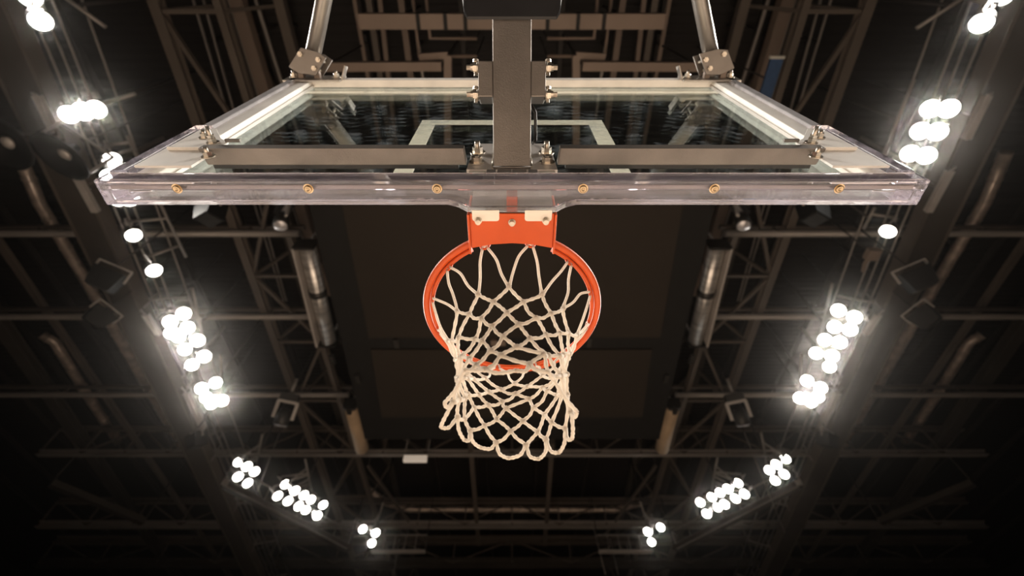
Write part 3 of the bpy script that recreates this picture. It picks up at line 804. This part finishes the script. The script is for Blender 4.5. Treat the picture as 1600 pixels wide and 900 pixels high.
for s in (-1, 1):
    x0, x1 = sorted((s*HW, s*(HW+.036)))
    blk = armbox(x0, x1, t0, t1, .002, .07).build('side_block', M['steel'], arm, .003)
    for py in (101, 144):
        c = A0 + ad*tpos(py) + an*.02 + Vector((s*(HW+.036), 0, 0)); d = Vector((s,0,0))
        mb = MB().cyl(c, c + d*.004, .015, 16).tube_flat(c + d*.004, c + d*.014, .0125, 6).tube_flat(c + d*.014, c + d*.02, .009, 12).tube_flat(c + d*.02, c + d*.03, .0065, 8)
        mb.build('bolt', M['bolt'], blk)
        c2 = c + d*.007
        mb = MB().tube_flat(c2 - ad*.020, c2 + ad*.020, .0045, 8).tube_flat(c2 + ad*.013, c2 + ad*.019, .0075, 6)
        mb.build('cross_bolt', M['bolt'], blk)
# cable along the arm
c0 = A0 + ad*tpos(160) + Vector((HW + .001, 0, 0)) + an*.02; c1 = A0 + ad*tpos(185) + Vector((HW+.012, 0, 0)) + an*.02
c2 = A0 + ad*tpos(215) + Vector((HW+.013, 0, 0)) + an*.03; c3 = Vector((HW+.012, YB-.02, Z(1.29)))
tag(MB().tube([c0, c0.lerp(c1, .5) + Vector((.005,0,0)), c1, c2, c3], .0042, 8).build('power_cable', M['cable']), 'short black cable hanging beside the square support arm', 'cable')
# black padded boom end, mast out of view
boom = thing('padded_boom', 'black padded boom end above the support arm at the top edge', 'boom', (0, -1.9, 0))
PB = A1 - ad*.014
e = Vector((0, -1.9, Z(2.4)))
mbb = MB()
w = .121
dd = (e - PB).normalized()
v = []
for p in (PB, e):
    for x, n in ((-w, 0), (w, 0), (w, 1), (-w, 1)): v.append(Vector((x, 0, -.012)) + p + Vector((0, -.14, .2)) * n)
MB().add(v, [(0,1,2,3), (7,6,5,4), (4,5,1,0), (5,6,2,1), (6,7,3,2), (7,4,0,3)]).build('pad', M['black'], boom, .014)
MB().box((-.16, -2.1, 0), (.16, -1.85, Z(2.7))).build('mast', M['black'], boom, .02)
MB().box((-.9, -2.9, 0), (.9, -1.7, .35)).build('base', M['black'], boom, .04)
MB().bar((-1.0, -1.9, Z(2.35)), (1.0, -1.9, Z(2.35)), .1, .1).build('crossbar', M['tube'], boom)

# brace tubes to the top corners
for s, sd in SIDE:
    m = lambda x: mir(s, x)
    st = thing('brace_tube', 'round steel brace tube clamped to the top %s corner of the backboard' % sd, 'brace', (s*.83, YB-.04, Z(2.07)), 'brace tubes')
    p0 = at_d(m(488), 92, 1.885); p1 = at_d(m(510), -20, 1.80); d = (p1 - p0).normalized()
    far = p0 + d * ((p0.y + 1.86) / -d.y)
    MB().cyl(p0 - d*.02, far, .0305, 24).build('tube', M['tube'], st)
    # foot plate on the back of the frame
    x0, x1 = sorted((s*.955, s*.715))
    fpl = MB().box((x0, YB-.040, Z(2.030)), (x1, YB-.0315, Z(2.122))).build('foot_plate', M['tube'], st, .002)
    xx = s*.712; MB().bar((xx, YB-.036, Z(2.06)), (xx + -s*.02, YB-.085, Z(2.075)), .035, .004, (1,0,0)).build('bent_tab', M['tube'], st)
    for x in (.925, .745): bolt(fpl, (s*x, YB-.040, Z(2.085)), (0,-1,0), .011, stud=.012)
    # clamp cheeks
    cx = p0.x
    cn = d
    side = Vector((1,0,0)); nrm = side.cross(d).normalized()
    if nrm.z > 0: nrm = -nrm
    q = Quaternion(nrm, s * math.radians(14))
    du = q @ d; su = q @ side
    for k in (-1, 1):
        c = p0 + nrm * (.034 * k) - d * .012
        h, w2 = .055, .060
        poly = [c - su*w2 - du*h*.8, c - su*w2*.2 - du*h*1.1, c + su*w2*.9 - du*h*.9, c + su*w2 + du*h*.55, c + su*w2*.35 + du*h*.8, c - su*w2*.8 + du*h*.8]
        vv = [x_ - nrm*.004 for x_ in poly] + [x_ + nrm*.004 for x_ in poly]; n = 6
        MB().add(vv, [tuple(range(n)), tuple(reversed(range(n, 2*n)))] + [(i, i+n, (i+1) % n + n, (i+1) % n) for i in range(n)]).build('clamp_plate', M['steel'], st, .001)
    for a_, b_ in ((.62, .25), (.62, -.45), (-.62, .3)):
        c = p0 + su*.06*a_ * -s + du*.055*b_ - d*.012
        mb = MB().tube_flat(c - nrm*.05, c + nrm*.05, .006, 10)
        mb.tube_flat(c + nrm*.038, c + nrm*.047, .0105, 6); mb.build('bolt', M['bolt'], st)
    for off in (-.028, .042):
        a_ = p0 + su*off*-s*-1 - du*.03; b_ = Vector((a_.x, YB-.040, Z(2.075)))
        MB().bar(a_, b_, .022, .022, (1,0,0)).build('lug', M['beam'], st)

# ------------------------------------------------------------------ rim
YC, ZR = .793, .991
RR = .2376
rim = thing('basketball_hoop', 'bright orange steel basketball hoop with a boxed mounting bracket', 'hoop', (0, YB+.03, Z(ZR)))
ring = MB().ring((0, YC, Z(ZR)), RR, .0096, 120, 14).build('ring', M['orange'], rim)
n = 80
def arc(a0, a1, R, z, r, n=40, m=10):
    return MB().tube([(R*math.sin(a0+(a1-a0)*i/n), YC - R*math.cos(a0+(a1-a0)*i/n), Z(z)) for i in range(n+1)], r, m)
for a0, a1 in ((-112, -27), (27, 112), (118, 242)):
    arc(math.radians(a0), math.radians(a1), RR-.0160, ZR-.0035, .0056).build('net_rail', M['orange'], rim)
HK = [math.radians(-3 + 15 + 30*k) for k in range(12)]
for a in HK:
    c = (( RR-.0190)*math.sin(a), YC - (RR-.0190)*math.cos(a), Z(ZR-.010)); 
    tng = Vector((math.cos(a), math.sin(a), 0)); c = Vector(c)
    MB().tube([c - tng*.012 + Vector((0,0,.008)), c - tng*.009 - Vector((0,0,.004)), c - Vector((0,0,.007)), c + tng*.009 - Vector((0,0,.004)), c + tng*.012 + Vector((0,0,.008))], .0028, 8).build('net_hook', M['orange'], ring)
# bracket: underside plate, side gussets, front box, tongue on the board
MB().prism([(-.100, YB+.040), (.100, YB+.040), (.100, YC-.215), (.05, YC-.2255), (0, YC-.229), (-.05, YC-.2255), (-.100, YC-.215)], 'z', Z(.966), Z(.972)).build('bracket_plate', M['orange'], rim, .001)
for s in (-1, 1):
    x0, x1 = sorted((s*.1005, s*.106))
    MB().prism([(YB+.040, Z(.960)), (YC-.200, Z(.962)), (YC-.200, Z(1.0)), (YB+.040, Z(1.09))], 'x', x0, x1).build('gusset', M['orange'], rim, .001)
MB().box((-.100, YB+.040, Z(.9725)), (.100, YB+.048, Z(1.12))).build('back_plate', M['steel'], rim, .001)
MB().prism([(YB+.0485, Z(1.0)), (YC-.245, Z(1.0)), (YC-.245, Z(1.012)), (YB+.0485, Z(1.09))], 'x', -.0995, .0995).build('cover', M['orange'], rim)
MB().box((-.013, YB+.0140, Z(1.022)), (.013, YB+.0395, Z(1.10))).build('tongue', M['orange'], rim)
for s in (-1, 1):
    x0, x1 = sorted((s*.094, s*.030)); y0, y1 = YB+.030, YB+.058; r = .006
    MB().prism([(x0, y0), (x1, y0), (x1, y1-r), (x1-r*.3, y1-r*.3), (x1-r, y1), (x0+r, y1), (x0+r*.3, y1-r*.3), (x0, y1-r)], 'z', Z(.9635), Z(.9658)).build('cream_tab', M['cream'], rim)
    for (x,) in ((.080,),):
        p = Vector((s*x, YB+.056, Z(.9635))); mb = MB().cyl(p, p - Vector((0,0,.002)), .009, 18).cyl(p - Vector((0,0,.002)), p - Vector((0,0,.012)), .0065, 16).tube_flat(p - Vector((0,0,.012)), p - Vector((0,0,.0126)), .003, 6); mb.build('bolt', M['bolt'], rim)
p = Vector((0, YB+.062, Z(.966))); MB().cyl(p, p - Vector((0,0,.002)), .009, 18).cyl(p - Vector((0,0,.002)), p - Vector((0,0,.010)), .0065, 16).build('bolt', M['bolt'], rim)

# ------------------------------------------------------------------ net
net = thing('basketball_net', 'white knotted cord basketball net hanging from the orange rim', 'net', (0, YC, Z(.6)))
fr_rows = [448, 471, 490, 508, 525, 542, 557, 567, 578]
bk_rows = [598, 607, 617, 627, 641, 656, 674, 692, 712]
rows = []
for a, b in zip(fr_rows, bk_rows):
    da, db = ray(800, a), ray(800, b); ra, rb = da.y/da.z, db.y/db.z
    z = 2*YC/(ra+rb); rows.append((YC - ra*z, z))
PH = math.radians(-3)
rnd = random.Random(11)
K = {}
for j, (r, z) in enumerate(rows, 1):
    for k in range(12):
        ang = PH + math.radians(30*k + (0 if j % 2 else 15))
        jit = .002 + .0005*j
        rr_ = r + rnd.uniform(-jit, jit)*1.3; aa = ang + rnd.uniform(-.03, .03) * (1 + .12*j); zz = z + rnd.uniform(-jit, jit)*1.1
        if j == 9: rr_ += rnd.uniform(-.006, .014); zz += rnd.uniform(-.006, .012)
        K[(j, k)] = Vector((rr_*math.sin(aa), YC - rr_*math.cos(aa), Z(zz)))
FIT = {  # where single knots of this net hang in the photo
 (1,0):(795,448),(1,11):(747,460),(1,1):(847,460),(1,10):(714,486),(1,2):(880,482),
 (2,11):(771,472),(2,0):(818,472),(2,10):(733,491),(2,1):(861,490),(3,0):(792,489),(3,11):(752,498),(3,1):(838,497),
 (4,11):(769,510),(4,0):(811,507),(4,1):(853,523),(4,10):(743,530),(5,0):(786,526),(5,1):(828,529),(6,0):(808,542),(6,11):(766,548),
 (7,0):(782,555),(7,1):(850,554),(8,0):(827,569),(8,11):(757,577),(9,0):(806,579),
 (5,6):(791,638),(5,5):(834,637),(6,5):(817,658),(6,6):(776,655),(6,4):(851,648),(6,7):(741,637),
 (7,6):(798,674),(7,5):(840,675),(7,7):(757,665),(7,4):(862,660),(8,5):(822,696),(8,6):(775,692),(8,4):(853,687),(8,7):(735,673),(8,3):(883,670),(8,8):(715,651),(8,2):(892,644),(8,9):(708,628),
 (9,6):(795,716),(9,5):(842,717),(9,4):(874,707),(9,3):(894,685),(9,2):(901,643),(9,7):(750,699),(9,8):(725,687),(9,9):(689,667),(9,10):(695,629)}
for key, (px_, py_) in FIT.items():
    K[key] = at_d(px_, py_, depth(K[key]))
def hook(k, dirn=0):
    a = math.radians(-3 + 15 + 30*k); R = RR-.0190
    return Vector((R*math.sin(a) + math.cos(a)*dirn*.0075, YC - R*math.cos(a) + math.sin(a)*dirn*.0075, Z(ZR-.017)))
def spl(pts, n=6):
    out = []
    for i in range(len(pts)-1):
        p0 = pts[max(i-1, 0)]; p1 = pts[i]; p2 = pts[i+1]; p3 = pts[min(i+2, len(pts)-1)]
        for s in range(n):
            t = s/n
            out.append(.5*((2*p1) + (p2-p0)*t + (2*p0-5*p1+4*p2-p3)*t*t + (3*p1-p0-3*p2+p3)*t**3))
    out.append(pts[-1]); return out
# knot (j,k): odd rows at 30k, even rows at 30k+15, hooks at 30k+15
for dirn in (1, -1):
    for k in range(12):
        pts = [hook(k, dirn)]
        kk = k
        # first long leg with a little slack
        pos = 30*k + 15
        seq = []
        for j in range(1, 9):
            pos += 15*dirn
            idx = ((pos - (0 if j % 2 else 15)) // 30) % 12
            seq.append(K[(j, idx)])
        axis = Vector((0, YC, 0))
        mid = hook(k, dirn).lerp(seq[0], .5); out_ = Vector((mid.x, mid.y - YC, 0)).normalized()
        tg = Vector((-out_.y, out_.x, 0))
        pts += [hook(k, dirn).lerp(seq[0], .3) + tg*dirn*.004 + tg*rnd.uniform(-.006,.006) + out_*rnd.uniform(-.004,.004), hook(k, dirn).lerp(seq[0], .65) + tg*rnd.uniform(-.008,.008) + out_*rnd.uniform(-.006,.006)]
        for j, q in enumerate(seq):
            pts.append(q)
            if j < 7:
                mm = q.lerp(seq[j+1], .5); o2 = Vector((mm.x, mm.y-YC, 0)).normalized(); t2 = Vector((-o2.y, o2.x, 0))
                a_ = .0035
                pts.append(mm + o2*rnd.uniform(-a_, a_) + t2*rnd.uniform(-a_, a_) - Vector((0,0,rnd.uniform(.000, .006))))
        # half of the bottom loop
        pos += 15*dirn
        end = K[(9, ((pos) // 30) % 12)]
        q = seq[-1]; mm = q.lerp(end, .5) + Vector((0,0,-.007)); o2 = Vector((mm.x, mm.y-YC, 0)).normalized()
        t2 = Vector((-o2.y, o2.x, 0))
        pts += [mm - t2 * dirn * .008, q.lerp(end, .82) - t2 * dirn * .006 + Vector((0,0,-.004)), end]
        path = spl(pts, 5)
        rad = []
        for i in range(len(path)):
            rad.append(.0036 if i < 14 else .0042 + .0007*math.sin(i*1.9 + k))
        o = MB().tube(path, rad, 7).build('cord', M['cord'], net)
for (j, k), p in K.items():
    if j == 9:
        MB().blob(p, .0043, .0043, .0043, 8, 5).build('loop_end', M['cord'], net)
    else:
        MB().blob(p, .0074 + rnd.uniform(-.0008, .0008), .0074, .0068, 9, 6).build('knot', M['cord'], net)
for k in range(12):
    p = hook(k); a, b = hook(k, 1), hook(k, -1); u = Vector((0, 0, 1))
    MB().tube(spl([a, a.lerp(p, .2) + u*.010, p + u*.015, b.lerp(p, .2) + u*.010, b], 4), .0036, 7).build('hook_loop', M['cord'], net)
